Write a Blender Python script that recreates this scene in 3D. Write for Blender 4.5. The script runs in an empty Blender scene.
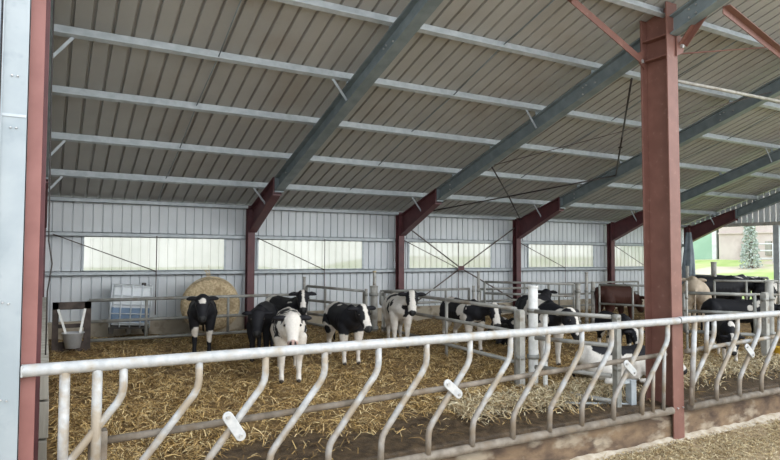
import bpy, bmesh, math, random
from math import sin, cos, tan, pi, radians, atan2, sqrt
from mathutils import Vector, Matrix, noise
import numpy as np
random.seed(7)
scene = bpy.context.scene
COL = scene.collection
H = 2.46                      # height of the camera above the feed alley; z below is measured from the camera, all is lifted at the end
D = 12.70; TS = 0.3256; ROOF0 = 0.92
POSTX = [0.0, 3.78, 7.40, 11.02, 14.65, 18.27]
def rz(y): return ROOF0 + (D - y) * TS          # top of the rafters

# ------------------------------------------------------------------ materials
def new_mat(name):
    m = bpy.data.materials.new(name); m.use_nodes = True
    nt = m.node_tree; b = nt.nodes['Principled BSDF']
    return m, nt, b
def noisy(name, c1, c2, scale=8, rough=.6, metal=0, detail=5, lo=.35, hi=.65, bump=0, c3=None, s3=2.5, lo3=.55, hi3=.7, stretch=(1, 1, 1), bscale=None):
    m, nt, b = new_mat(name); N = nt.nodes; L = nt.links
    tc = N.new('ShaderNodeTexCoord'); mp = N.new('ShaderNodeMapping'); mp.inputs['Scale'].default_value = stretch
    L.new(tc.outputs['Object'], mp.inputs['Vector'])
    n = N.new('ShaderNodeTexNoise'); n.inputs['Scale'].default_value = scale; n.inputs['Detail'].default_value = detail
    L.new(mp.outputs[0], n.inputs['Vector'])
    r = N.new('ShaderNodeValToRGB'); r.color_ramp.elements[0].position = lo; r.color_ramp.elements[1].position = hi
    r.color_ramp.elements[0].color = (*c1, 1); r.color_ramp.elements[1].color = (*c2, 1)
    L.new(n.outputs['Fac'], r.inputs['Fac']); out = r.outputs['Color']
    if c3:
        n3 = N.new('ShaderNodeTexNoise'); n3.inputs['Scale'].default_value = s3; n3.inputs['Detail'].default_value = 6
        L.new(mp.outputs[0], n3.inputs['Vector'])
        r3 = N.new('ShaderNodeValToRGB'); r3.color_ramp.elements[0].position = lo3; r3.color_ramp.elements[1].position = hi3
        L.new(n3.outputs['Fac'], r3.inputs['Fac'])
        mx = N.new('ShaderNodeMix'); mx.data_type = 'RGBA'
        L.new(r3.outputs['Color'], mx.inputs[0]); L.new(out, mx.inputs[6]); mx.inputs[7].default_value = (*c3, 1)
        out = mx.outputs[2]
    L.new(out, b.inputs['Base Color'])
    b.inputs['Roughness'].default_value = rough; b.inputs['Metallic'].default_value = metal
    if bump:
        bp = N.new('ShaderNodeBump'); bp.inputs['Strength'].default_value = bump; bp.inputs['Distance'].default_value = .02
        nb = N.new('ShaderNodeTexNoise'); nb.inputs['Scale'].default_value = bscale or scale * 3; nb.inputs['Detail'].default_value = 6
        L.new(mp.outputs[0], nb.inputs['Vector']); L.new(nb.outputs['Fac'], bp.inputs['Height']); L.new(bp.outputs[0], b.inputs['Normal'])
    return m
M = {}
M['roof'] = noisy('roof_sheet', (.35, .345, .33), (.40, .395, .375), 1.2, .6, 0, 4, c3=(.33, .31, .28), s3=.7)
M['wall'] = noisy('wall_sheet', (.58, .61, .63), (.65, .68, .695), 1.5, .5)
M['galv'] = noisy('galvanised', (.36, .40, .42), (.46, .50, .52), 9, .45, .1)
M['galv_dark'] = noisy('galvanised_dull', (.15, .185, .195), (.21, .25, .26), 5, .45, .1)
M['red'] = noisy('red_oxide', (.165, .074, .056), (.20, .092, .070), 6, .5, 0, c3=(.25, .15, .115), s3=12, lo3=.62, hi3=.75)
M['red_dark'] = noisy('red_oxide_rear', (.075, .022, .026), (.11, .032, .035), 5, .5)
M['red_left'] = noisy('red_primer', (.22, .088, .075), (.26, .11, .095), 5, .55)
M['flash'] = noisy('flashing', (.27, .31, .33), (.33, .365, .38), 3, .4, .1, c3=(.235, .275, .295), s3=5)
M['rail'] = noisy('barrier_rail', (.35, .355, .35), (.47, .47, .46), 14, .45, .05, c3=(.33, .29, .23), s3=7, lo3=.52, hi3=.68, bump=.15)
M['bar'] = noisy('barrier_bar', (.34, .345, .34), (.45, .45, .435), 12, .5, .05, c3=(.29, .24, .175), s3=5, lo3=.45, hi3=.6, bump=.15)
def splash(m, z0, z1, col):
    nt = m.node_tree; N = nt.nodes; L = nt.links; b = N['Principled BSDF']; src = b.inputs['Base Color'].links[0].from_socket
    tc = N.new('ShaderNodeTexCoord'); sp = N.new('ShaderNodeSeparateXYZ'); L.new(tc.outputs['Object'], sp.inputs[0])
    n = N.new('ShaderNodeTexNoise'); n.inputs['Scale'].default_value = 7; n.inputs['Detail'].default_value = 6; L.new(tc.outputs['Object'], n.inputs['Vector'])
    a = N.new('ShaderNodeMath'); a.operation = 'MULTIPLY_ADD'; a.inputs[1].default_value = 1.1; L.new(n.outputs['Fac'], a.inputs[0]); L.new(sp.outputs['Z'], a.inputs[2])
    r = N.new('ShaderNodeMapRange'); r.inputs[1].default_value = z0 + .55; r.inputs[2].default_value = z1 + .55; r.inputs[3].default_value = .85; r.inputs[4].default_value = 0; L.new(a.outputs[0], r.inputs[0])
    mx = N.new('ShaderNodeMix'); mx.data_type = 'RGBA'; L.new(r.outputs[0], mx.inputs[0]); L.new(src, mx.inputs[6]); mx.inputs[7].default_value = (*col, 1); L.new(mx.outputs[2], b.inputs['Base Color'])
splash(M['bar'], -1.95, -1.25, (.20, .155, .11))
M['muddy'] = noisy('muddy_rail', (.13, .105, .078), (.23, .195, .155), 9, .75, 0, c3=(.17, .13, .09), s3=5, lo3=.5, hi3=.65, bump=.3)
M['gate'] = noisy('gate_tube', (.22, .22, .20), (.34, .34, .31), 8, .5, .15, c3=(.16, .13, .10), s3=4)
M['gate_m'] = noisy('gate_tube_worn', (.24, .235, .21), (.34, .33, .30), 8, .55, .1, c3=(.18, .14, .10), s3=4)
M['gate_l'] = noisy('gate_post', (.30, .29, .26), (.44, .43, .39), 8, .6, .05, c3=(.22, .19, .15), s3=6)
M['concrete'] = noisy('kerb_concrete', (.07, .043, .028), (.21, .14, .082), 3.5, .85, 0, 8, c3=(.33, .27, .195), s3=2.6, lo3=.53, hi3=.66, bump=.5, stretch=(1, 1, 2))
M['plinth'] = noisy('plinth_concrete', (.36, .31, .23), (.48, .42, .33), 3, .9, 0, c3=(.2, .16, .11), s3=4)
M['wood'] = noisy('weathered_timber', (.24, .22, .18), (.38, .36, .31), 9, .85, 0, bump=.4, stretch=(1, 1, .15), c3=(.4, .39, .36), s3=12, lo3=.62, hi3=.72)
M['wood_dark'] = noisy('dark_timber', (.035, .026, .022), (.08, .06, .05), 7, .8, bump=.3)
M['black'] = noisy('black_steel', (.015, .013, .012), (.04, .03, .028), 10, .5)
M['rod'] = noisy('brown_rod', (.07, .05, .045), (.13, .10, .09), 10, .5)
M['clip'] = noisy('clip_zinc', (.45, .46, .46), (.56, .56, .55), 20, .35, .2)
M['bolt'] = noisy('bolt_steel', (.4, .4, .4), (.6, .6, .58), 30, .3, .6)
M['bale'] = noisy('bale_straw', (.42, .31, .18), (.68, .55, .35), 26, .95, 0, 8, c3=(.34, .24, .13), s3=5, bump=1, bscale=60)
M['twine'] = noisy('twine', (.5, .4, .25), (.6, .5, .33), 20, .9)
M['plastic_w'] = noisy('tank_plastic', (.66, .70, .72), (.78, .82, .84), 3, .5, 0, c3=(.5, .54, .56), s3=3)
M['plastic_b'] = noisy('tank_liquid_blue', (.12, .20, .32), (.20, .30, .44), 4, .4)
M['cage'] = noisy('tank_cage', (.62, .66, .70), (.76, .8, .82), 10, .4, .1)
M['pallet'] = noisy('pallet', (.04, .035, .03), (.10, .09, .07), 8, .8)
M['bucket'] = noisy('bucket_grey', (.36, .37, .38), (.48, .49, .5), 6, .5)
M['strap'] = noisy('white_strap', (.6, .6, .57), (.75, .75, .72), 12, .6)
M['tarp'] = noisy('grey_tarpaulin', (.13, .16, .19), (.24, .28, .32), 4, .5, bump=.3)
M['yellow'] = noisy('yellow_plastic', (.6, .36, .03), (.7, .45, .05), 6, .4)
M['green'] = noisy('green_plastic', (.02, .16, .09), (.03, .22, .13), 6, .5)
M['grass'] = noisy('grass', (.26, .36, .09), (.42, .48, .18), .9, .95, 0, 8, c3=(.52, .44, .33), s3=.35, lo3=.5, hi3=.62, bump=.5)
M['render'] = noisy('farm_wall', (.52, .43, .39), (.62, .53, .48), 1.2, .9, 0, 7, c3=(.44, .36, .32), s3=.8)
M['shed_green'] = noisy('green_shed', (.30, .46, .33), (.38, .54, .40), .8, .7)
M['leaf'] = noisy('shrub_leaf', (.36, .42, .36), (.48, .53, .47), 5, .9)
M['bark'] = noisy('bark', (.15, .12, .1), (.25, .2, .16), 8, .9)
M['whitepaint'] = noisy('white_paint', (.6, .6, .58), (.75, .75, .72), 5, .6)
M['tile'] = noisy('rust_sheet', (.3, .14, .09), (.42, .22, .15), 4, .8)

def floor_mat():
    m, nt, b = new_mat('straw_bed'); N = nt.nodes; L = nt.links
    tc = N.new('ShaderNodeTexCoord')
    n1 = N.new('ShaderNodeTexNoise'); n1.inputs['Scale'].default_value = 14; n1.inputs['Detail'].default_value = 8; n1.inputs['Roughness'].default_value = .7
    L.new(tc.outputs['Object'], n1.inputs['Vector'])
    r1 = N.new('ShaderNodeValToRGB'); e = r1.color_ramp.elements
    e[0].position = .35; e[0].color = (.065, .037, .014, 1); e[1].position = .66; e[1].color = (.33, .21, .08, 1)
    L.new(n1.outputs['Fac'], r1.inputs['Fac'])
    n2 = N.new('ShaderNodeTexNoise'); n2.inputs['Scale'].default_value = 9; n2.inputs['Detail'].default_value = 8
    L.new(tc.outputs['Object'], n2.inputs['Vector'])
    r2 = N.new('ShaderNodeValToRGB'); e = r2.color_ramp.elements
    e[0].position = .35; e[0].color = (.040, .025, .013, 1); e[1].position = .7; e[1].color = (.13, .085, .045, 1)
    L.new(n2.outputs['Fac'], r2.inputs['Fac'])
    at = N.new('ShaderNodeAttribute'); at.attribute_name = 'mud'
    mx = N.new('ShaderNodeMix'); mx.data_type = 'RGBA'
    L.new(at.outputs['Fac'], mx.inputs[0]); L.new(r1.outputs[0], mx.inputs[6]); L.new(r2.outputs[0], mx.inputs[7])
    L.new(mx.outputs[2], b.inputs['Base Color'])
    mr = N.new('ShaderNodeMapRange'); mr.inputs[3].default_value = .95; mr.inputs[4].default_value = .55
    L.new(at.outputs['Fac'], mr.inputs[0]); L.new(mr.outputs[0], b.inputs['Roughness'])
    bp = N.new('ShaderNodeBump'); bp.inputs['Strength'].default_value = .8; bp.inputs['Distance'].default_value = .04
    L.new(n1.outputs['Fac'], bp.inputs['Height']); L.new(bp.outputs[0], b.inputs['Normal'])
    return m
M['bed'] = floor_mat()
M['alley'] = noisy('alley_concrete', (.27, .19, .105), (.41, .315, .19), 6, .9, 0, 9, c3=(.26, .19, .11), s3=3, bump=.6, bscale=40)
M['bounce_beige'] = noisy('bounce_pad_beige', (.34, .32, .28), (.44, .42, .37), 3, .9)  # neutral beige for the added bounce pad behind the back wall

def attr_mat(name, rough=.7, spec=.3):
    m, nt, b = new_mat(name); N = nt.nodes; L = nt.links
    a = N.new('ShaderNodeAttribute'); a.attribute_name = 'coat'
    n = N.new('ShaderNodeTexNoise'); n.inputs['Scale'].default_value = 40; n.inputs['Detail'].default_value = 4
    tc = N.new('ShaderNodeTexCoord'); L.new(tc.outputs['Object'], n.inputs['Vector'])
    mr = N.new('ShaderNodeMapRange'); mr.inputs[3].default_value = .8; mr.inputs[4].default_value = 1.15
    L.new(n.outputs['Fac'], mr.inputs[0])
    mx = N.new('ShaderNodeMix'); mx.data_type = 'RGBA'; mx.blend_type = 'MULTIPLY'; mx.inputs[0].default_value = 1
    L.new(a.outputs['Color'], mx.inputs[6]); L.new(mr.outputs[0], mx.inputs[7]); L.new(mx.outputs[2], b.inputs['Base Color'])
    b.inputs['Roughness'].default_value = rough; b.inputs['Specular IOR Level'].default_value = spec
    return m
M['coat'] = attr_mat('cow_coat')
M['strand'] = attr_mat('straw_strand', .6, .4)
M['eye'] = noisy('eye_dark', (.01, .008, .006), (.02, .015, .01), 5, .1)

def pane_mat():
    m, nt, b = new_mat('translucent_sheet'); N = nt.nodes; L = nt.links
    out = N['Material Output']; N.remove(b)
    tc = N.new('ShaderNodeTexCoord'); n = N.new('ShaderNodeTexNoise'); n.inputs['Scale'].default_value = 1.1; n.inputs['Detail'].default_value = 5
    L.new(tc.outputs['Object'], n.inputs['Vector'])
    r = N.new('ShaderNodeValToRGB'); e = r.color_ramp.elements
    e[0].position = .35; e[0].color = (.47, .45, .38, 1); e[1].position = .65; e[1].color = (.59, .56, .495, 1)
    L.new(n.outputs['Fac'], r.inputs['Fac'])
    t = N.new('ShaderNodeBsdfTranslucent'); L.new(r.outputs[0], t.inputs[0])
    d = N.new('ShaderNodeBsdfDiffuse'); L.new(r.outputs[0], d.inputs[0])
    tr = N.new('ShaderNodeBsdfTransparent'); tr.inputs[0].default_value = (.9, .93, .85, 1)
    m1 = N.new('ShaderNodeMixShader'); m1.inputs[0].default_value = .16; L.new(t.outputs[0], m1.inputs[1]); L.new(d.outputs[0], m1.inputs[2])
    m2 = N.new('ShaderNodeMixShader'); m2.inputs[0].default_value = .14; L.new(m1.outputs[0], m2.inputs[1]); L.new(tr.outputs[0], m2.inputs[2])
    L.new(m2.outputs[0], out.inputs['Surface'])
    return m
M['pane'] = pane_mat()

# ------------------------------------------------------------------ geometry helpers
def V(*a): return Vector(a)
def add_box(bm, x0, x1, y0, y1, z0, z1):
    v = [bm.verts.new((x, y, z)) for x in (x0, x1) for y in (y0, y1) for z in (z0, z1)]
    for f in ((0, 1, 3, 2), (4, 6, 7, 5), (0, 4, 5, 1), (2, 3, 7, 6), (0, 2, 6, 4), (1, 5, 7, 3)):
        bm.faces.new([v[i] for i in f])
def add_tube(bm, pts, r, n=12, caps=True, squash=1.0):
    pts = [Vector(p) for p in pts]
    rs = r if isinstance(r, (list, tuple)) else [r] * len(pts)
    rings = []; ref = None
    for i, p in enumerate(pts):
        if i == 0: t = pts[1] - p
        elif i == len(pts) - 1: t = p - pts[i - 1]
        else: t = (pts[i + 1] - p).normalized() + (p - pts[i - 1]).normalized()
        t.normalize()
        if ref is None:
            ref = Vector((0, 0, 1)) if abs(t.z) < .9 else Vector((0, 1, 0))
        a = t.cross(ref).normalized(); b = a.cross(t).normalized(); ref = b
        rings.append([bm.verts.new(p + (a * cos(2 * pi * k / n) + b * sin(2 * pi * k / n) * squash) * rs[i]) for k in range(n)])
    for i in range(len(rings) - 1):
        for k in range(n):
            f = bm.faces.new((rings[i][k], rings[i][(k + 1) % n], rings[i + 1][(k + 1) % n], rings[i + 1][k])); f.smooth = True
    if caps:
        bm.faces.new(rings[0][::-1]); bm.faces.new(rings[-1])
def add_bar(bm, p, q, w, h, up=(0, 0, 1)):
    p = Vector(p); q = Vector(q); t = (q - p).normalized(); a = t.cross(Vector(up)).normalized(); b = a.cross(t).normalized()
    A = [bm.verts.new(p + a * sx * w / 2 + b * sz * h / 2) for sx, sz in ((-1, -1), (1, -1), (1, 1), (-1, 1))]
    B = [bm.verts.new(q + a * sx * w / 2 + b * sz * h / 2) for sx, sz in ((-1, -1), (1, -1), (1, 1), (-1, 1))]
    for i in range(4): bm.faces.new((A[i], A[(i + 1) % 4], B[(i + 1) % 4], B[i]))
    bm.faces.new(A[::-1]); bm.faces.new(B)
def add_prism(bm, poly, axis, a0, a1):       # poly in the two other axes
    def P(u, v, a): return {'x': (a, u, v), 'y': (u, a, v), 'z': (u, v, a)}[axis]
    A = [bm.verts.new(P(u, v, a0)) for u, v in poly]; B = [bm.verts.new(P(u, v, a1)) for u, v in poly]
    n = len(poly)
    for i in range(n): bm.faces.new((A[i], A[(i + 1) % n], B[(i + 1) % n], B[i]))
    bm.faces.new(A[::-1]); bm.faces.new(B)
def obj(name, bm, mat, parent=None, bevel=0, solid=0):
    bmesh.ops.recalc_face_normals(bm, faces=bm.faces)
    me = bpy.data.meshes.new(name); bm.to_mesh(me); bm.free()
    o = bpy.data.objects.new(name, me); COL.objects.link(o)
    if mat: me.materials.append(mat)
    if parent: o.parent = parent; o.matrix_parent_inverse = Matrix.Translation(-parent.location) if parent.type == 'EMPTY' else Matrix.Identity(4)
    if bevel:
        b = o.modifiers.new('bevel', 'BEVEL'); b.width = bevel; b.segments = 2; b.limit_method = 'ANGLE'
    if solid:
        s = o.modifiers.new('solid', 'SOLIDIFY'); s.thickness = solid; s.offset = 0
    return o
def tag(o, label, cat, group=None, kind=None):
    o['label'] = label; o['category'] = cat
    if group: o['group'] = group
    if kind: o['kind'] = kind
    return o
def thing(name, loc, label, cat, group=None):
    o = bpy.data.objects.new(name, None); COL.objects.link(o); o.location = loc; o.empty_display_size = .1
    return tag(o, label, cat, group)
def struct(o): o['kind'] = 'structure'; return o
B = bmesh.new

# ------------------------------------------------------------------ floor heights
def fl(x, y):
    base = -1.58 if y > 11 else max(-2.03, -1.58 - .08 * (11 - y))
    if y < 6.4: base = min(base, -1.95 - .03 * (6.4 - y))
    return base
def bump(x, y):
    return noise.noise(Vector((x * 1.3, y * 1.3, 3))) * .05 + noise.noise(Vector((x * 4, y * 4, 9))) * .03
def mudline(x, y):                            # 1 = wet mud near the kerb, 0 = straw
    edge = 6.35 + .45 * noise.noise(Vector((x * .8, 5.1, 0))) + .3 * noise.noise(Vector((x * 3.1, y * 3, 2)))
    if x < 1.6: edge -= (1.6 - x) * .9
    if x > 5: edge += min(.2, (x - 5) * .1)
    return max(0, min(1, (edge - y) / .35 + .5))
bm = B(); nx, ny = 260, 110; gv = []
x0, x1, y0, y1 = -.02, 19.2, 5.42, 12.62
lay = bm.verts.layers.float.new('mud')
for j in range(ny + 1):
    row = []
    for i in range(nx + 1):
        x = x0 + (x1 - x0) * i / nx; y = y0 + (y1 - y0) * j / ny
        mu = mudline(x, y)
        z = fl(x, y) + bump(x, y) * (1 - .6 * mu)
        v = bm.verts.new((x, y, z)); v[lay] = mu; row.append(v)
    gv.append(row)
for j in range(ny):
    for i in range(nx):
        f = bm.faces.new((gv[j][i], gv[j][i + 1], gv[j + 1][i + 1], gv[j + 1][i])); f.smooth = True
lowr = []
for i in range(nx + 1):
    v = bm.verts.new((gv[0][i].co.x, y0 - .03, -2.3)); v[lay] = 1; lowr.append(v)
for i in range(nx): bm.faces.new((gv[0][i], lowr[i], lowr[i + 1], gv[0][i + 1]))
struct(obj('floor', bm, M['bed']))
bm = B(); add_box(bm, -12, 24, -10, 13.2, -2.56, -H); struct(obj('floor_alley', bm, M['alley']))
# kerb
bm = B(); add_prism(bm, [(5.30, -2.47), (5.31, -2.17), (5.34, -2.14), (5.50, -2.13), (5.50, -2.47)], 'x', -.3, 19.3)
struct(obj('kerb', bm, M['concrete'], bevel=.01))

bm = B(); g = []
for i in range(401):
    x = -.3 + i * .049; row = []
    h_ = .05 + .05 * noise.noise(Vector((x * 1.3, 2, 0))) + .02 * noise.noise(Vector((x * 6, 2, 0))); wd = .13 + .07 * noise.noise(Vector((x * .9, 8, 0)))
    for t_, q_ in ((0, 1.0), (.3, .8), (.65, .35), (1.0, -.03)): row.append(bm.verts.new((x, 5.31 - wd * t_, -H + max(.012, h_) * q_)))
    g.append(row)
for i in range(400):
    for k in range(3):
        f = bm.faces.new((g[i][k], g[i][k + 1], g[i + 1][k + 1], g[i + 1][k])); f.smooth = True
tag(obj('lime_dust', bm, noisy('lime_dust', (.34, .27, .19), (.50, .44, .35), 9, .95, 0, 8, bump=.5)), 'pale lime dust drifted along the foot of the stained kerb', 'dust', kind='stuff')
# straw strands as one thing nobody could count
def strands(name, n, place, seed, lmin, lmax, w, cols, lift=.05):
    rnd = np.random.RandomState(seed)
    verts = []; cs = []
    k = 0
    while k < n:
        p = place(rnd)
        if p is None: continue
        x, y, z = p
        a = rnd.rand() * 2 * pi; t = (rnd.rand() - .35) * .7; L = lmin + (lmax - lmin) * rnd.rand() ** 1.5
        d = np.array([cos(a) * cos(t), sin(a) * cos(t), sin(t)]); s = np.array([-sin(a), cos(a), (rnd.rand() - .5)]) * w * (.6 + .8 * rnd.rand()) / 2
        c = np.array([x, y, z + rnd.rand() * lift]); bend = np.array([0, 0, -(.08 + .2 * rnd.rand()) * L])
        p0 = c - d * L / 2 + bend; p1 = c; p2 = c + d * L / 2 + bend
        verts += [p0 - s, p0 + s, p1 + s, p1 - s, p2 + s, p2 - s]
        col = cols[rnd.randint(len(cols))]; br = .7 + .5 * rnd.rand()
        cs += [(col[0] * br, col[1] * br, col[2] * br, 1)] * 6
        k += 1
    V_ = np.array(verts, dtype=np.float32); me = bpy.data.meshes.new(name)
    me.vertices.add(len(V_)); me.vertices.foreach_set('co', V_.ravel())
    base = np.arange(n) * 6
    q = np.stack([base, base + 1, base + 2, base + 3, base + 3, base + 2, base + 4, base + 5], 1).ravel().astype(np.int32)
    me.loops.add(len(q)); me.loops.foreach_set('vertex_index', q)
    me.polygons.add(2 * n); me.polygons.foreach_set('loop_start', np.arange(0, 8 * n, 4, dtype=np.int32))
    me.update(calc_edges=True)
    ca = me.attributes.new('coat', 'FLOAT_COLOR', 'POINT'); ca.data.foreach_set('color', np.array(cs, dtype=np.float32).ravel())
    me.materials.append(M['strand'])
    o = bpy.data.objects.new(name, me); COL.objects.link(o); return o
def place_bed(r):
    x = .15 + r.rand() ** 1.35 * 14.0; y = 5.6 + 6.6 * r.rand() ** 1.2
    mu = mudline(x, y)
    if r.rand() < mu * .93: return None
    if noise.noise(Vector((x * 1.7, y * 1.7, 20))) < -.12 and r.rand() < .75: return None
    return x, y, fl(x, y) + bump(x, y)
tag(strands('straw_bedding', 85000, place_bed, 3, .08, .26, .007,
    [(.68, .47, .20), (.50, .33, .12), (.82, .64, .34), (.32, .20, .08), (.18, .11, .045)], .06),
    'golden straw bedding strewn over the floor of the calf pens', 'straw', kind='stuff')
def place_rows(r):
    if r.rand() < .5: x = 4.4 + 3.2 * r.rand(); y = 6.25 + .22 * r.randn() + .25 * noise.noise(Vector((x * 1.3, 0, 7)))
    else: x = 8.2 + 4.2 * r.rand(); y = 6.5 + .35 * r.randn() + .3 * noise.noise(Vector((x, 0, 7)))
    if y < 5.6: return None
    return x, y, fl(x, y) + .02
tag(strands('pale_straw_drift', 7000, place_rows, 11, .08, .26, .009,
    [(.72, .60, .38), (.60, .47, .27), (.80, .70, .48), (.42, .30, .16)], .09),
    'paler loose straw drifted where the bedding meets the wet mud behind the barrier', 'straw', kind='stuff')
def place_feed(r):
    x = 4.2 + 8 * r.rand(); y = 3.4 + 1.85 * r.rand()
    if noise.noise(Vector((x * 1.1, y * 1.6, 50))) < -.05 and r.rand() < .6: return None
    return x, y, -H + .004
tag(strands('scattered_feed', 26000, place_feed, 5, .03, .11, .007,
    [(.50, .385, .21), (.40, .29, .14), (.60, .50, .31), (.26, .18, .085)], .03),
    'chopped straw feed scattered on the concrete alley outside the barrier', 'feed', kind='stuff')

# ------------------------------------------------------------------ ribbed sheets
def ribbed(bm, u0, u1, pitch, gw, gd, P, v0, v1):
    """flat pans with narrow raised ribs; P(u, v, depth) -> point"""
    n = int(math.ceil((u1 - u0) / pitch)); prof = []
    for i in range(n):
        a = u0 + i * pitch; b = min(a + pitch, u1)
        if b - gw <= a: prof += [(a, 0), (b, 0)]; continue
        prof += [(a, 0), (b - gw, 0), (b - gw * .78, gd), (b - gw * .22, gd)]
    prof.append((u1, 0))
    va = [bm.verts.new(P(u, v0, d)) for u, d in prof]; vb = [bm.verts.new(P(u, v1, d)) for u, d in prof]
    for i in range(len(prof) - 1): bm.faces.new((va[i], va[i + 1], vb[i + 1], vb[i]))
ROOFY0 = 4.2
bm = B()
ribbed(bm, -.20, 18.75, .218, .045, .045, lambda u, v, d: (u, v, rz(v) + .125 + d), ROOFY0, 13.0)
struct(obj('ceiling', bm, M['roof'], solid=.004))
# back wall
PW = .168; WY = 12.72
wins = [(.62, 3.26), (3.95, 6.47), (7.72, 10.27), (11.55, 14.10), (14.80, 17.36)]
ZL, ZH = -.35, .29
bm = B()
fp = lambda u, v, d: (u, WY + d, v)
ribbed(bm, -.05, 18.35, PW, .03, .03, fp, ZH, 1.02)
ribbed(bm, -.05, 18.35, PW, .03, .03, fp, -1.30, ZL)
edges = [-.05] + [e for w in wins for e in w] + [18.35]
for i in range(0, len(edges), 2): ribbed(bm, edges[i], edges[i + 1], PW, .03, .03, fp, ZL, ZH)
struct(obj('wall_back', bm, M['wall'], solid=.004))
for k, (a, b) in enumerate(wins):
    bm = B(); ribbed(bm, a, b, PW, .03, .03, lambda u, v, d: (u, WY + d + .004, v), ZL - .01, ZH + .01)
    w = struct(obj('window_%d' % (k + 1), bm, M['pane']))
    bm = B()
    for e in (a, b): add_box(bm, e - .02, e + .02, WY - .025, WY - .005, ZL, ZH)
    add_box(bm, a, b, WY - .025, WY - .005, ZL - .015, ZL + .015)
    obj('window_frame', bm, M['galv'], w)
bm = B(); add_box(bm, -.1, 18.35, 12.60, 12.80, -2.2, -1.27); struct(obj('wall_base', bm, M['plinth'], bevel=.01))
# long purlin trims on the back wall: two sheeting rails and the eaves beam
for i, (z, h) in enumerate(((.337, .085), (-.391, .085))):
    bm = B()
    add_box(bm, -.02, 18.3, 12.60, 12.69, z + h / 2 - .012, z + h / 2); add_box(bm, -.02, 18.3, 12.60, 12.612, z - h / 2, z + h / 2); add_box(bm, -.02, 18.3, 12.60, 12.69, z - h / 2, z - h / 2 + .012)
    struct(obj('trim_%d' % (i + 1), bm, M['galv']))
bm = B(); add_box(bm, -.05, 18.3, 12.58, 12.59, .93, 1.01); add_box(bm, -.05, 18.3, 12.58, 12.68, .93, .94); add_box(bm, -.05, 18.3, 12.58, 12.68, 1.0, 1.01)
struct(obj('trim_3', bm, M['galv']))

# gable walls
bm = B()
def gable(bm, X, ya, yb, zb, inward, pitch=PW, ztop=None):
    n = int((yb - ya) / pitch)
    for i in range(n + 1):
        a = ya + i * pitch; b = min(a + pitch, yb)
        if b - a < .04: continue
        for u0, u1, d in ((a, b - .03, 0), (b - .03, b, .03)):
            t0 = rz(u0) + .11; t1 = rz(u1) + .11
            bm.faces.new([bm.verts.new(p) for p in ((X + d * inward, u0, zb), (X + d * inward, u1, zb), (X + d * inward, u1, t1), (X + d * inward, u0, t0))])
gable(bm, -.16, 5.32, 12.75, -2.3, -1)
struct(obj('wall_left', bm, M['wall'], solid=.004))
bm = B(); gable(bm, 18.42, 4.3, 12.75, 1.0, 1)
struct(obj('wall_right', bm, M['wall'], solid=.004))
bm = B(); add_box(bm, 18.28, 18.40, 4.3, 12.7, .90, 1.0); struct(obj('trim_4', bm, M['gate_l'], bevel=.005))
bm = B(); add_box(bm, 18.28, 18.40, 9.70, 9.86, -2.3, .90)
tag(obj('door_post', bm, M['galv'], bevel=.005), 'pale grey steel post at the right edge of the opening to the grassy yard', 'post')
# cladding and flashing outside at the left
bm = B(); ribbed(bm, -4.0, -.31, .11, .04, .02, lambda u, v, d: (u, 5.22 - d, v), -2.46, 2.9)
struct(obj('wall_front', bm, M['flash'], solid=.004))
fr = thing('corner_flashing', (-.24, 5.15, -2.46), 'tall blue-white metal corner flashing with screws beside the near red column', 'flashing')
bm = B(); add_box(bm, -.295, -.130, 5.16, 5.166, -2.46, 2.95); add_box(bm, -.300, -.292, 5.14, 5.20, -2.46, 2.95); add_box(bm, -.136, -.130, 5.16, 5.22, -2.46, 2.95)
obj('flashing_sheet', bm, M['flash'], fr)
bm = B(); add_box(bm, -.295, -.14, 5.154, 5.16, .98, 1.0); obj('overlap_seam', bm, M['galv'], fr)
for sx, sz in ((-.235, 1.28), (-.20, 1.28), (-.235, .90), (-.20, .90), (-.25, -.36), (-.215, -.37), (-.245, -1.05), (-.21, -1.06), (-.30, .3), (-.30, -.7)):
    bm = B(); bmesh.ops.create_cone(bm, cap_ends=True, segments=10, radius1=.008, radius2=.005, depth=.014, matrix=Matrix.Translation((sx, 5.152, sz)) @ Matrix.Rotation(pi / 2, 4, 'X'))
    obj('screw', bm, M['bolt'], fr)

# ------------------------------------------------------------------ steel frames
def isection_yz(bm, X, pts_top, pts_bot, fw=.2, ft=.018, wt=.012):
    """I-beam in the plane X: polylines of top and bottom edges in (y,z)"""
    n = len(pts_top)
    for i in range(n - 1):
        (ya, za), (yb, zb) = pts_top[i], pts_top[i + 1]; (yc, zc), (yd, zd) = pts_bot[i], pts_bot[i + 1]
        add_prism(bm, [(ya, za), (yb, zb), (yb, zb - ft), (ya, za - ft)], 'x', X - fw / 2, X + fw / 2)
        add_prism(bm, [(yc, zc), (yd, zd), (yd, zd + ft), (yc, zc + ft)], 'x', X - fw / 2, X + fw / 2)
        add_prism(bm, [(ya, za - ft), (yb, zb - ft), (yd, zd + ft), (yc, zc + ft)], 'x', X - wt / 2, X + wt / 2)
ordw = ['along the left gable end', 'first from the left seen whole', 'carried by the near red column', 'just behind the near red column', 'second behind the near red column', 'beside the yard opening']
post_l = ['dark red steel wall post in the far left corner behind the bucket frame',
 'dark red steel wall post just right of the round bale',
 'dark red steel wall post just left of the crossed wall rods',
 'dark red steel wall post just right of the crossed wall rods',
 'dark red steel wall post above the brown cow',
 'dark red steel wall post by the hanging tarpaulin at the yard opening']
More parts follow.
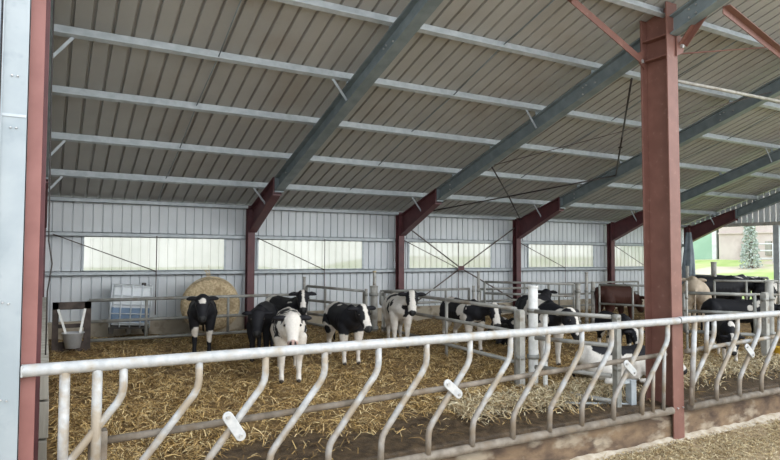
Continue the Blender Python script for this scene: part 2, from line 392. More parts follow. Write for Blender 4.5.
for n, X in enumerate(POSTX):
    Xc = X if n else -.04
    fw = .2 if n else .13
    bm = B()
    # H section post
    Xp = Xc - (.05 if n else 0); pw = .075 if n else .055
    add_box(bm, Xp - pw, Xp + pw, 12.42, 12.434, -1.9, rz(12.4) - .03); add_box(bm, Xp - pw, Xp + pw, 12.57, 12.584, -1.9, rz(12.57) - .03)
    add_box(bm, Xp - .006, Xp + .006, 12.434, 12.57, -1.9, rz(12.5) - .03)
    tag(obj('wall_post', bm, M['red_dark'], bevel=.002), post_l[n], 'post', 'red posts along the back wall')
    r = thing('rafter', (Xc, 8, rz(8) - .4), ('grey sloping roof rafter with red haunch, ' if n else 'shaded sloping roof rafter ') + ordw[n], 'rafter', 'rafters across the barn roof')
    # grey length
    dep = .345; TO = .085; yb = 10.9; fw = .17 if n else .13; Xh = Xc - (.03 if n else 0); ya = ROOFY0
    spans = [(ya, 5.24), (5.69, yb)] if n == 2 else ([(5.66, yb)] if n == 0 else [(ya, yb)])
    bm = B()
    for q0, q1 in spans: isection_yz(bm, Xc, [(q0, rz(q0) - TO), (q1, rz(q1) - TO)], [(q0, rz(q0) - dep), (q1, rz(q1) - dep)], fw)
    obj('beam', bm, M['galv_dark'], r)
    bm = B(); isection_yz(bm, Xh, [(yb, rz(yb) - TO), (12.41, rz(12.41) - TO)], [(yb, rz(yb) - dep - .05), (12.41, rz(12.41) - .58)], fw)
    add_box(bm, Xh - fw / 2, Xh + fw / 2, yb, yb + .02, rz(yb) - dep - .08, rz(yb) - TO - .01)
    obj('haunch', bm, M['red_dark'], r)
    bm = B(); add_box(bm, Xc - fw / 2, Xc + fw / 2, yb - .022, yb - .002, rz(yb) - dep - .02, rz(yb) - TO - .02); obj('end_plate', bm, M['galv_dark'], r)
    for i in range(6):
        y = 11.60 - 1.245 * i
        if n == 2 and i == 5: continue
        bm = B(); add_prism(bm, [(y + .021, rz(y) + .09), (y + .029, rz(y) + .09), (y + .029, rz(y) - TO - .012), (y + .021, rz(y) - TO - .005)], 'x', Xc - .05, Xc + .05); obj('cleat', bm, M['galv_dark'], r)
    for yp in (7.88, 11.60) if n else (7.88, 10.35, 11.60):
        bm = B(); s = -1 if n else 1
        add_bar(bm, (Xc + s * .27, yp, rz(yp) + .0), (Xc + s * .03, yp, rz(yp) - dep + .04), .035, .012, up=(0, 1, 0)); obj('fly_brace', bm, M['galv'], r)
    for (yy, zz) in ((6.85, .16), (6.78, .16), (6.85, .27), (6.6, .22), (5.0, .15), (4.9, .15), (5.0, .26), (4.9, .26), (10.5, .17), (10.5, .27)):
        if n in (1, 2, 3):
            bm = B(); bmesh.ops.create_cone(bm, cap_ends=True, segments=8, radius1=.014, radius2=.012, depth=.02, matrix=Matrix.Translation((Xc - .012, yy, rz(yy) - zz)) @ Matrix.Rotation(pi / 2, 4, 'Y')); obj('bolt', bm, M['bolt'], r)

plw = ['roof purlin nearest the back wall', 'roof purlin, second out from the back wall', 'roof purlin, third out from the back wall', 'roof purlin, fourth out from the back wall',
       'roof purlin, fifth out from the back wall', 'roof purlin, sixth out from the back wall, above the near red column', 'roof purlin, seventh out from the back wall, nearest the yard']
for i in range(7):
    y = 11.60 - 1.245 * i; z = rz(y); bm = B()
    poly = [(y - .035, z), (y + .045, z - .03), (y + .045, z - .015), (y + .0, z + .002), (y + .0, z + .15), (y - .06, z + .165), (y - .06, z + .15), (y - .012, z + .14), (y - .012, z + .012), (y - .035, z + .016)]
    poly = [(y - .05, z + .012), (y + .02, z - .012), (y + .02, z + .112), (y + .010, z + .116), (y + .010, z + .002), (y - .05, z + .024)]
    add_prism(bm, poly, 'x', -.10, 18.5)
    tag(obj('roof_purlin', bm, M['galv']), 'long galvanised ' + plw[i], 'purlin', 'purlins under the barn roof')
# sag rods midway in every bay
for n in range(5):
    X = (POSTX[n] + POSTX[n + 1]) / 2; bm = B()
    for i in range(8):
        y = 11.60 - 1.245 * i
        ya = 12.52 if i == 0 else y + 1.245
        if y < ROOFY0: break
        add_tube(bm, [(X, ya, rz(ya) + (.08 if i % 2 else .03)), (X, y, rz(y) + (.03 if i % 2 else .08))], .008, 6)
    tag(obj('sag_rod', bm, M['galv_dark']), ['thin steel sag rod up the roof of the leftmost bay', 'thin steel sag rod up the second roof bay from the left', 'thin steel sag rod up the roof bay left of the near red column', 'thin steel sag rod up the roof behind the near red column', 'thin steel sag rod up the roof bay nearest the yard opening'][n], 'rod', 'sag rods under the roof')
# tie rods on the back wall
tl = ['above the white tank', 'across the second window, right of the bale', 'across the window left of the crossed rods hub', 'across the window above the brown cow', 'across the window partly behind the near red column']
for n in range(5):
    a = POSTX[n]; m_ = [1.9, 5.45, 9.12, 12.82, 16.3][n]; bm = B()
    add_tube(bm, [(a + .12, 12.58, .33), (m_, 12.58, -.36)], .010, 6)
    add_tube(bm, [(m_, 12.58, .33), (m_, 12.58, -1.2)], .009, 6)
    tag(obj('tie_rod', bm, M['rod']), 'thin slanting and upright tie rods ' + tl[n], 'rod', 'tie rods on the back wall')
cb = thing('cross_brace', (9.15, 12.52, -.34), 'dark crossed bracing rods meeting at a hub plate on the back wall', 'brace')
hub = Vector((9.15, 12.53, -.34))
for e in ((7.5, 12.53, .70), (10.92, 12.53, .72), (7.5, 12.53, -1.35), (10.92, 12.53, -1.2)):
    bm = B(); add_tube(bm, [e, hub], .017, 8); obj('rod', bm, M['rod'], cb)
bm = B(); add_box(bm, hub.x - .09, hub.x + .09, 12.50, 12.52, hub.z - .055, hub.z + .055); obj('hub_plate', bm, M['red_dark'], cb)
def roofpt(x, y, d=.1): return (x, y, rz(y) - d)
def rods(label, segs, name='roof_brace', r=.016, nodes=()):
    t = thing(name, segs[0][0], label, 'brace')
    for a, b in segs:
        thin = (b - a).length > 4.5
        bm = B(); add_tube(bm, [a, b], .007 if thin else r, 8); obj('rod', bm, M['rod' if thin else 'black'], t)
    for p in nodes:
        bm = B(); bmesh.ops.create_uvsphere(bm, u_segments=10, v_segments=6, radius=.045, matrix=Matrix.Translation(p) @ Matrix.Diagonal((1, 1, .5, 1))); obj('turnbuckle', bm, M['black'], t)
a, b_, c, d_ = V(*roofpt(7.52, 12.3, .12)), V(*roofpt(10.92, 9.2, .3)), V(*roofpt(7.52, 9.3, .3)), V(*roofpt(10.92, 12.3, .12))
mid = (a + b_ + c + d_) / 4
rods('dark crossed roof bracing rods over the pens by the back wall', [(a, mid), (mid, b_), (c, mid), (mid, d_)], nodes=[mid])
e_ = V(7.46, 5.98, 2.60)
rods('black roof bracing rods slanting beside the near red column with a turnbuckle', [(e_, (e_ + b_) / 2), ((e_ + b_) / 2, b_), (c, V(10.95, 5.88, 2.86))], nodes=[e_.lerp(b_, .62)])

# ------------------------------------------------------------------ near column with its braces
cl = thing('steel_column', (7.405, 5.45, -2.46), 'large red oxide steel column rising through the feed barrier', 'column')
zt = rz(5.5) + .08
CX0, CX1, CY0, CY1 = 7.315, 7.535, 5.25, 5.68
def lean(bm):                                   # the column leans a little to the left at its top
    for v in bm.verts: v.co.x -= (v.co.z + 2.46) * .009
    return bm
bm = B(); add_box(bm, CX0, CX1, CY0, CY0 + .022, -2.46, rz(CY0) + .11); obj('front_flange', lean(bm), M['red'], cl, bevel=.004)
bm = B(); add_box(bm, CX0, CX1, CY1 - .022, CY1, -2.46, rz(CY1) + .12); obj('rear_flange', lean(bm), M['red'], cl, bevel=.004)
bm = B(); add_prism(bm, [(CY0 + .022, -2.46), (CY1 - .022, -2.46), (CY1 - .022, rz(CY1) + .12), (CY0 + .022, rz(CY0) + .11)], 'x', 7.437, 7.453); obj('web', lean(bm), M['red'], cl)
for z in (2.72, 3.0):
    bm = B(); add_box(bm, CX0 + .003, 7.437, CY0 + .022, CY1 - .022, z, z + .018); obj('stiffener', lean(bm), M['red'], cl)
for x, z in ((7.39, -2.03), (7.50, -2.03)):
    bm = B(); bmesh.ops.create_cone(bm, cap_ends=True, segments=8, radius1=.012, radius2=.010, depth=.02, matrix=Matrix.Translation((x, 5.243, z)) @ Matrix.Rotation(pi / 2, 4, 'X')); obj('bolt', bm, M['bolt'], cl)
bm = B(); add_prism(bm, [(7.44, 2.72), (7.58, 2.80), (7.60, 2.95), (7.50, 3.02), (7.44, 3.0)], 'y', 5.225, 5.24); obj('gusset', bm, M['red'], cl)
bm = B(); add_prism(bm, [(7.30, 2.62), (7.19, 2.70), (7.17, 2.84), (7.30, 2.90)], 'y', 5.63, 5.645); obj('gusset', bm, M['red'], cl)
for (x, z, y) in ((7.53, 2.87, 5.21), (7.22, 2.72, 5.615)):
    bm = B(); bmesh.ops.create_cone(bm, cap_ends=True, segments=6, radius1=.03, radius2=.03, depth=.03, matrix=Matrix.Translation((x, y, z)) @ Matrix.Rotation(pi / 2, 4, 'X')); obj('bolt', bm, M['bolt'], cl)
def angle_bar(label, p, q, w=.09):
    bm = B(); add_bar(bm, p, q, .012, w); 
    pv, qv = Vector(p), Vector(q); t = (qv - pv).normalized(); a = t.cross(Vector((0, 0, 1))).normalized()
    up = a.cross(t).normalized()
    add_bar(bm, pv + a * w / 2 + up * (w / 2), qv + a * w / 2 + up * (w / 2), w, .012)
    tag(obj('angle_brace', bm, M['red']), label, 'brace')
angle_bar('red steel angle brace rising left from the near column top', (7.21, 5.61, 2.73), (5.75, 5.50, 3.24), .10)
angle_bar('short red steel angle brace rising right from the near column front', (7.54, 5.17, 2.87), (7.46, 4.60, 3.40), .08)
angle_bar('red steel angle brace running off to the right from the rafter', (7.52, 4.62, 3.16), (10.85, 5.35, 3.05), .09)
bm = B(); add_tube(bm, [(7.46, 5.6, 2.54), (10.9, 5.6, 2.60)], .026, 10)
tag(obj('strut', bm, M['gate_l']), 'thin brown steel tube strut running right from the near column', 'strut')
bm = B(); add_tube(bm, [(7.50, 5.3, 2.78), (10.1, 5.3, 3.34)], .012, 8)
tag(obj('tension_rod', bm, M['red']), 'thin reddish tension rod rising right from the near column', 'rod')
# left column
cl = thing('steel_column', (-.19, 5.4, -2.46), 'pinkish red steel column at the left edge by the corner flashing', 'column')
bm = B(); zt = rz(5.5) - .02
add_box(bm, -.345, -.034, 5.24, 5.265, -2.46, zt); obj('front_flange', bm, M['red_left'], cl, bevel=.004)
bm = B(); add_box(bm, -.345, -.005, 5.62, 5.645, -2.3, zt); obj('rear_flange', bm, M['red_dark'], cl, bevel=.004)  # darker red than the front flange: its shade is put into the colour
bm = B(); add_box(bm, -.20, -.18, 5.265, 5.62, -2.3, zt); obj('web', bm, M['red_left'], cl)
# cable and timber board by the left wall
bm = B(); add_tube(bm, [(.02, 6.1, 3.0), (.018, 6.12, 1.5), (.03, 6.1, .1), (.06, 6.1, -.1), (.03, 6.1, -.35), (.03, 6.1, -.9)], .006, 6)
tag(obj('cable', bm, M['black']), 'thin dark cable hanging down beside the left red column', 'cable')
tb = thing('timber_partition', (0, 8, -1.9), 'weathered timber board partition behind the left red column', 'partition')
for k in range(4):
    bm = B(); za = -2.12 + .31 * k
    vs = []
    add_prism(bm, [(5.70, za), (11.6, za + .16), (11.6, za + .45), (5.70, za + .29)], 'x', -.035 - .004 * (k % 2), .062 - .008 * (k % 2))
    obj('board', bm, M['wood'], tb, bevel=.006)

# ------------------------------------------------------------------ feed barriers
def clip(parent, x, z):
    bm = B()
    # pressed zinc rocker plate lying across the neck rail
    ax, az = (.055, .085) if x < 2 else (.07, .06)
    p = Vector((x - ax, 5.15, z + az)); q = Vector((x + ax, 5.15, z - az)); t = (q - p).normalized(); s = Vector((-t.z, 0, t.x)).normalized()
    poly = []
    for k in range(9): a = pi / 2 + pi * k / 8; poly.append(p + (t * cos(a) + s * sin(a)) * .045)
    for k in range(9): a = -pi / 2 + pi * k / 8; poly.append(q + (t * cos(a) + s * sin(a)) * .045)
    A = [bm.verts.new(v) for v in poly]; Bv = [bm.verts.new(v + Vector((0, -.018, 0))) for v in poly]; n = len(poly)
    for i in range(n): bm.faces.new((A[i], A[(i + 1) % n], Bv[(i + 1) % n], Bv[i]))
    bm.faces.new(A[::-1]); bm.faces.new(Bv)
    c_ = obj('locking_clip', bm, M['clip'], parent, bevel=.005); c_['label'] = 'bright zinc locking clip'
    for v in (p, q):
        bm = B(); bmesh.ops.create_cone(bm, cap_ends=True, segments=10, radius1=.016, radius2=.016, depth=.02, matrix=Matrix.Translation(v + Vector((0, -.024, 0))) @ Matrix.Rotation(pi / 2, 4, 'X'))
        b = obj('bolt', bm, M['bolt'], None); b.parent = c_
FY = 5.19
def bentbar(xt, zt=-.89, zb=-2.0):
    return [(xt, FY, zt), (xt, FY, zt - .15), (xt - .01, FY, zt - .21), (xt - .04, FY, zt - .27), (xt - .46, FY, zt - .79), (xt - .50, FY, zt - .85), (xt - .515, FY, zt - .92), (xt - .52, FY, zb)]
def barrier(label, xa, xb, bx, straights, neck, bent, clips, zr):
    t = thing('feed_barrier', ((xa + xb) / 2, FY, -2.06), label, 'barrier', None)
    bm = B(); add_tube(bm, [(xa, FY, zr(xa)), ((xa + xb) / 2, FY, zr((xa + xb) / 2)), (xb, FY, zr(xb))], .047, 16); obj('top_rail', bm, M['rail'], t, bevel=.006)
    bm = B(); add_tube(bm, [(bent[0], FY + .02, -2.03), (bent[1], FY + .02, -2.03)], .048, 12); obj('bottom_rail', bm, M['muddy'], t)
    bm = B(); add_tube(bm, [(neck[0], FY + .11, neck[2]), (neck[1], FY + .11, neck[3])], .031, 12); obj('neck_rail', bm, M['muddy'] if xa < 5 else M['bar'], t)
    for x in bx:
        bm = B(); add_tube(bm, bentbar(x, zr(x) - .03), .031, 12); obj('bar', bm, M['bar'], t)
    for x, x2, z0, r, *zz in straights:
        bm = B(); add_tube(bm, [(x, FY, zz[0] if zz else zr(x) - .03), (x2, FY, z0)], r, 12); obj('upright', bm, M['bar'], t)
    for x, z in clips: clip(t, x, z)
    return t
z1 = lambda x: -.862
t = barrier('near feed barrier of pale bent bars running left of the red column', -.125, 7.34,
    [.56, 1.135, 1.70, 2.26, 2.82, 3.37, 3.91, 4.46, 5.01, 5.55, 6.06, 6.60, 7.12], [(.155, .155, -2.0, .037), (.375, .375, -2.0, .037), (6.83, 6.81, -2.0, .022, -1.47), (7.05, 7.02, -2.0, .024, -1.20)],
    (.42, 7.22, -1.47, -1.31), (-.05, 7.22), [(1.42, -1.45), (3.66, -1.37), (6.33, -1.39)], z1)
bm = B(); add_box(bm, .33, .46, FY + .04, FY + .16, -1.60, -1.38); obj('rail_bracket', bm, M['muddy'], t, bevel=.005)
bm = B(); add_box(bm, -.13, -.115, FY - .045, FY + .045, -.905, -.82); obj('end_cap', bm, M['rail'], t, bevel=.01)
z2 = lambda x: -.855 - .006 * (x - 7.3)
t = barrier('far feed barrier of pale bent bars running right of the red column', 7.36, 13.2,
    [8.12, 8.67, 9.21, 9.76, 10.3, 10.85, 11.4, 11.95, 12.5], [(7.69, 7.60, -1.98, .034), (7.96, 7.93, -1.36, .030), (13.1, 13.1, -2.0, .034)],
    (7.65, 13.1, -1.30, -1.14), (7.60, 13.2), [(8.88, -1.36), (11.1, -1.3)], z2)

# ------------------------------------------------------------------ pen gates and posts
def gate(label, A, Bp, rails, ups=(), r=.028, mat='gate', group=None, frame=True):
    """A, Bp = (x, y); rails = [(z at A, z at B)]; ups = fractions of uprights"""
    zb = min(min(a, b) for a, b in rails)
    t = thing('pen_gate', ((A[0] + Bp[0]) / 2, (A[1] + Bp[1]) / 2, zb), label, 'gate', group)
    for za, zb_ in rails:
        bm = B(); add_tube(bm, [(A[0], A[1], za), (Bp[0], Bp[1], zb_)], r, 10); obj('rail', bm, M[mat], t)
    us = list(ups) + ([0.0, 1.0] if frame else [])
    for u in us:
        x = A[0] + (Bp[0] - A[0]) * u; y = A[1] + (Bp[1] - A[1]) * u
        zt = rails[0][0] + (rails[0][1] - rails[0][0]) * u; z0 = rails[-1][0] + (rails[-1][1] - rails[-1][0]) * u
        bm = B(); add_tube(bm, [(x, y, z0), (x, y, zt)], r * .9, 10); obj('upright', bm, M[mat], t)
    return t
def post(label, x, y, zt, r=.05, mat='gate_l', sq=False, cap=None, name='pen_post'):
    z0 = fl(x, y) - .12; t = thing(name, (x, y, z0), label, 'post')
    bm = B()
    if sq: add_box(bm, x - r, x + r, y - r, y + r, z0, zt)
    else: add_tube(bm, [(x, y, z0), (x, y, zt)], r, 14)
    obj('shaft', bm, M[mat], t, bevel=.004)
    bm = B(); add_tube(bm, [(x, y, zt - .02), (x, y, zt + .015)], r * 1.12 if not sq else r, 14); obj('cap', bm, M[cap or mat], t, bevel=.004)
    for zz in (-.82, -1.5):
        if zz < zt: bm = B(); add_tube(bm, [(x, y, zz - .03), (x, y, zz + .03)], r * 1.3, 12); obj('hinge_band', bm, M['gate'], t)
    return t
# left pen, along the back
gate('long low tube gate across the left pen in front of tank and bale', (.66, 11.2), (4.35, 11.2), [(-.79, -.79), (-1.14, -1.14), (-1.45, -1.45)], (.24, .62, .82), group=None)
post('thin tube post behind the black-and-white calf near the back wall', 4.78, 12.1, -.50, .03)
gate('slanting four-rail gate between left pen and back wall, behind the calf with lowered head', (4.82, 12.05), (5.72, 11.18), [(-.68, -.76), (-.97, -1.06), (-1.25, -1.36), (-1.45, -1.62)], (.33,))
# centre posts
post('grey round pen post, left of the white calf with turned head', 5.86, 11.0, -.66, .075)
post('slender post topped with a pale wooden cap, tallest left of the white calf', 5.95, 11.15, -.36, .035, 'gate_l', cap='twine')
post('pale thin post right beside the grey round pen post', 6.04, 10.93, -.78, .032, 'strap')
post('thin dark post left beside the grey round pen post', 5.68, 11.0, -.72, .028)
# line A
zA = [(-.76, -.80), (-1.09, -1.14), (-1.50, -1.58), (-1.80, -1.93)]
gate('long four-rail tube gate in front of the standing black-and-white calves', (6.03, 10.85), (6.10, 6.98), zA, (.55,), r=.030, mat='gate_m')
post('square dull post left of the thick pale post at the gate line', 6.10, 6.88, -.82, .05, 'gate_l', sq=True)
post('thick pale round post, tallest in the gate line behind the barrier', 6.33, 6.86, -.47, .072, 'strap')
post('slim pale post on the right of the thick pale post', 6.34, 6.62, -.86, .035, 'strap')
gate('four-rail tube gate in front of the lying pale cow', (6.22, 6.70), (6.60, 5.66), [(-.82, -.82), (-1.2, -1.2), (-1.62, -1.6), (-1.93, -1.93)], (), r=.030, mat='gate_m', frame=False)
post('flat grey post at the end of the gate by the lying cow', 6.66, 5.62, -.80, .042, 'gate', sq=True)
lf = thing('gate_foot', (6.85, 5.66, -2.05), 'galvanised L-shaped steel foot standing left of the red column', 'bracket')
bm = B(); add_box(bm, 6.92, 7.02, 5.60, 5.70, -2.08, -1.68); obj('upright', bm, M['galv'], lf, bevel=.005)
bm = B(); add_bar(bm, (6.97, 5.65, -1.70), (6.70, 5.66, -1.70), .05, .05); obj('arm', bm, M['galv'], lf)
bm = B(); add_tube(bm, [(6.92, 5.66, -2.02), (6.1, 6.0, -1.98)], .028, 8); obj('ground_rail', bm, M['galv'], lf)
# back rails middle pen
gate('long horizontal tube gate along the back of the middle pen', (6.15, 11.25), (8.45, 11.25), [(-.78, -.78), (-1.05, -1.05)], (.72,))
gate('horizontal tube gate along the back beneath the fourth window', (8.8, 11.3), (10.3, 11.3), [(-.80, -.80), (-1.08, -1.08), (-1.35, -1.35)], (.25,))
post('tall thin post where the two back gates meet, right of the crossed rods', 8.68, 11.2, -.40, .032)
post('short thin post just left of the tall thin back post', 8.50, 11.15, -.72, .03)
gate('three-rail tube gate slanting forward behind the lying calves', (8.78, 11.1), (10.5, 10.05), [(-.62, -.66), (-.88, -.93), (-1.25, -1.32)], (.45, .72), mat='gate')
post('round post left of the brown cow, shorter one', 10.58, 10.0, -.66, .055)
post('tall thin post standing just left of the brown cow', 10.86, 10.0, -.40, .035)
post('round post nearest the brown cow, left of its rump', 10.98, 9.92, -.62, .045)
gate('tube gate in front of the brown cow beside the near red column', (10.85, 9.62), (11.35, 8.4), [(-.66, -.64), (-1.08, -1.08), (-1.5, -1.5)], (.55,), r=.024)
gate('tube gate behind the brown cow below the fifth window', (11.4, 11.4), (14.4, 11.4), [(-.72, -.72), (-1.0, -1.0), (-1.3, -1.3)], (.4, .8), r=.024)
# right pens
gate('three-rail tube gate in front of the black cow right of the red column', (11.15, 7.75), (11.85, 6.75), [(-.74, -.74), (-1.10, -1.10), (-1.5, -1.5)], (), r=.034)
post('flat grey post in front of the white-headed black cow at right', 11.95, 6.62, -.70, .055, sq=True)
post('thick grey round post at the right edge behind the barrier', 12.35, 6.75, -.50, .075)
post('thin tube post just right of the red column', 10.95, 7.55, -.50, .022)
post('grey tube post left of the tallest post beside the yard opening', 16.0, 11.0, -.30, .045)
post('tallest brown post in front of the yard opening', 16.3, 10.4, -.18, .07)
post('thin tube post right of the tallest post in front of the yard opening', 16.1, 10.0, -.70, .05)
gate('upper tube gate in front of the yard opening', (15.3, 10.6), (16.15, 10.2), [(-.74, -.72), (-1.1, -1.1)], (.3, .8), r=.035)
gate('long tube gate across the yard opening', (18.05, 12.2), (18.05, 9.9), [(-.62, -.62), (-.95, -.95), (-1.3, -1.3)], (.33, .66), r=.035)
gate('tube gate behind the thick grey post at the right edge', (12.75, 6.7), (14.2, 6.9), [(-.62, -.62), (-.82, -.82), (-1.1, -1.1), (-1.5, -1.5)], (.3,), r=.03)
gate('tube gate in the middle of the right pens with far cows behind', (14.2, 9.05), (15.4, 8.2), [(-.60, -.60), (-.92, -.92), (-1.25, -1.25)], (.5,), r=.03)

# ------------------------------------------------------------------ bucket frame
bf = thing('bucket_stand', (.40, 11.0, -1.6), 'dark timber frame standing in the far left corner of the pen', 'frame')
for x0_, x1_, z0_, z1_, nm in ((.13, .22, -1.68, -.79, 'upright'), (.58, .68, -1.68, -.79, 'upright'), (.13, .68, -.91, -.79, 'top_board'), (.22, .58, -1.60, -1.42, 'bottom_board'), (.22, .58, -1.20, -1.14, 'cross_board')):
    bm = B(); add_box(bm, x0_, x1_, 10.98, 11.03, z0_, z1_); obj(nm, bm, M['wood_dark'], bf, bevel=.004)
bk = thing('bucket', (.42, 10.82, -1.5), 'grey plastic bucket hung by white straps from the dark timber frame', 'bucket')
bm = B(); prof = [(.001, -1.495), (.105, -1.495), (.15, -1.27), (.165, -1.265), (.165, -1.255), (.14, -1.255), (.10, -1.47), (.001, -1.47)]
def lathe(bm, cx, cy, prof, n=24):
    rings = [[bm.verts.new((cx + r * cos(2 * pi * k / n), cy + r * sin(2 * pi * k / n), z)) for k in range(n)] for r, z in prof]
    for i in range(len(rings) - 1):
        for k in range(n):
            f = bm.faces.new((rings[i][k], rings[i][(k + 1) % n], rings[i + 1][(k + 1) % n], rings[i + 1][k])); f.smooth = True
lathe(bm, .42, 10.82, prof); obj('tub', bm, M['bucket'], bk)
for sx in (-1, 1):
    bm = B(); add_bar(bm, (.42 + sx * .10, 10.82, -1.27), (.40 + sx * .19, 10.965, -.90), .035, .008, up=(0, 1, 0)); obj('strap', bm, M['strap'], bk)

# ------------------------------------------------------------------ tank in cage
tk = thing('liquid_tank', (1.35, 12.05, -1.5), 'white caged liquid tank with blue lower half, tilted on its pallet', 'tank')
Rt = Matrix.Translation((1.36, 12.08, -1.45)) @ Matrix.Rotation(radians(3.5), 4, 'Y') @ Matrix.Rotation(radians(-4), 4, 'Z')
def tb_(nm, mat, boxes, bevel=0, kind='box'):
    bm = B()
    for b in boxes: add_box(bm, *b)
    bmesh.ops.transform(bm, matrix=Rt, verts=bm.verts); return obj(nm, bm, M[mat], tk, bevel=bevel)
tb_('container', 'plastic_w', [(-.31, .31, -.28, .28, .15, .86)], .03)
tb_('liquid_level', 'plastic_b', [(-.316, .316, -.286, .286, .17, .48)], .03)
tb_('pallet', 'pallet', [(-.33, .33, -.30, .30, .09, .13), (-.33, -.25, -.3, .3, 0, .09), (-.04, .04, -.3, .3, 0, .09), (.25, .33, -.3, .3, 0, .09)], .004)
tb_('lid', 'black', [(.16, .24, -.04, .04, .86, .91)], .01)
for z in (.20, .36, .52, .68, .84):
    bm = B(); add_tube(bm, [(-.33, -.30, z), (.33, -.30, z), (.33, .30, z), (-.33, .30, z), (-.33, -.30, z)], .011, 6); bmesh.ops.transform(bm, matrix=Rt, verts=bm.verts); obj('cage_hoop', bm, M['cage'], tk)
for x in (-.33, -.17, 0, .17, .33):
    for y in (-.305, .305):
        bm = B(); add_tube(bm, [(x, y, .12), (x, y, .88)], .011, 6); bmesh.ops.transform(bm, matrix=Rt, verts=bm.verts); obj('cage_bar', bm, M['cage'], tk)

# ------------------------------------------------------------------ bale
bl = thing('straw_bale', (2.85, 12.0, -1.6), 'large round straw bale standing by the back wall behind the black calf', 'bale')
bm = B(); R0, Lb = .555, .80; n = 72; rings = []
SB = .90
prof = [(0, -.5), (.25, -.5), (.45, -.49), (.52, -.46), (.555, -.40), (.56, -.2), (.565, 0), (.56, .2), (.555, .40), (.52, .46), (.45, .49), (.25, .5), (0, .5)]
fine = []
for i in range(len(prof) - 1):
    for k in range(3):
        t = k / 3; fine.append((prof[i][0] * (1 - t) + prof[i + 1][0] * t, prof[i][1] * (1 - t) + prof[i + 1][1] * t))
fine.append(prof[-1])
MB = Matrix.Translation((2.82, 12.0, -.99)) @ Matrix.Scale(.90, 4) @ Matrix.Rotation(radians(-14), 4, 'Z') @ Matrix.Rotation(radians(-90), 4, 'X')
for r, z in fine:
    ring = []
    for k in range(n):
        a = 2 * pi * k / n; p = Vector((r * cos(a), r * sin(a), z * Lb / 1.0))
        rr = 1 + .035 * noise.noise(p * 6) + .02 * noise.noise(p * 22)
        q = Vector((p.x * rr * 1.06, p.y * rr * (1.0 if p.y < 0 else .96), p.z + .02 * noise.noise(p * 15 + Vector((9, 0, 0)))))
        ring.append(bm.verts.new(MB @ q))
    rings.append(ring)
for i in range(len(rings) - 1):
    for k in range(n):
        f = bm.faces.new((rings[i][k], rings[i][(k + 1) % n], rings[i + 1][(k + 1) % n], rings[i + 1][k])); f.smooth = True
obj('bale_body', bm, M['bale'], bl)
for zz in (-.28, -.1, .1, .28):
    bm = B(); add_tube(bm, [MB @ Vector((.597 * cos(2 * pi * k / 40), .585 * sin(2 * pi * k / 40) * (1 if sin(2 * pi * k / 40) < 0 else .965), zz)) for k in range(41)], .006, 5, False); obj('twine', bm, M['twine'], bl)
fk = thing('loose_straw_tuft', (2.72, 11.9, -.46), 'upright tuft of straw stalks on top of the round bale', 'straw')
for k in range(7):
    bm = B(); a = random.uniform(-.25, .25); add_tube(bm, [(2.72 + k * .012, 11.9, -.50), (2.72 + k * .012 + a * .12, 11.9, -.40 + .03 * (k % 3)), (2.72 + a * .3, 11.88, -.32 + (.10 if k == 2 else 0))], .005, 5); obj('stalk', bm, M['twine'], fk)

# tarpaulin
bm = B(); nxv, nzv = 26, 30; g = []
for j in range(nzv + 1):
    row = []
    for i in range(nxv + 1):
        u = i / nxv; v = j / nzv; z = .75 - 1.9 * v
        w = .07 + .11 * sin(min(1, v * 1.3) * pi / 2)
        a = 2 * pi * u
        rr = w * (1 + .28 * sin(a * 5 + 2 * v) + .1 * sin(a * 9 + 5 * v))
        row.append(bm.verts.new((17.95 + rr * cos(a) * .8, 12.28 + rr * sin(a) + .03 * v, z)))
    g.append(row)
for j in range(nzv):
    for i in range(nxv):
        f = bm.faces.new((g[j][i], g[j][i + 1], g[j + 1][i + 1], g[j + 1][i])); f.smooth = True
tag(obj('hanging_tarpaulin', bm, M['tarp']), 'bunched grey-blue tarpaulin hanging beside the yard opening', 'tarpaulin')
# yellow bucket and green cloth
bm = B(); x_, y_ = 12.30, 6.6; zf = fl(x_, y_)
lathe(bm, x_, y_, [(.001, zf), (.07, zf), (.095, zf + .19), (.105, zf + .19), (.105, zf + .20), (.088, zf + .20), (.062, zf + .02), (.001, zf + .02)])
yb_ = tag(obj('bucket', bm, M['yellow']), 'small yellow plastic bucket on the mud behind the right barrier', 'bucket')
bm = B(); bmesh.ops.create_uvsphere(bm, u_segments=28, v_segments=14, radius=.13)
for v in bm.verts:
    p = v.co.copy(); v.co = Vector((p.x * 1.7, p.y * 1.0, p.z * .45)) * (1 + .25 * noise.noise(p * 14)); v.co += Vector((9.10, 7.4, fl(9.10, 7.4) + .06))
for f in bm.faces: f.smooth = True
tag(obj('green_cloth', bm, M['green']), 'crumpled dark green plastic cloth lying beside the red column', 'cloth')

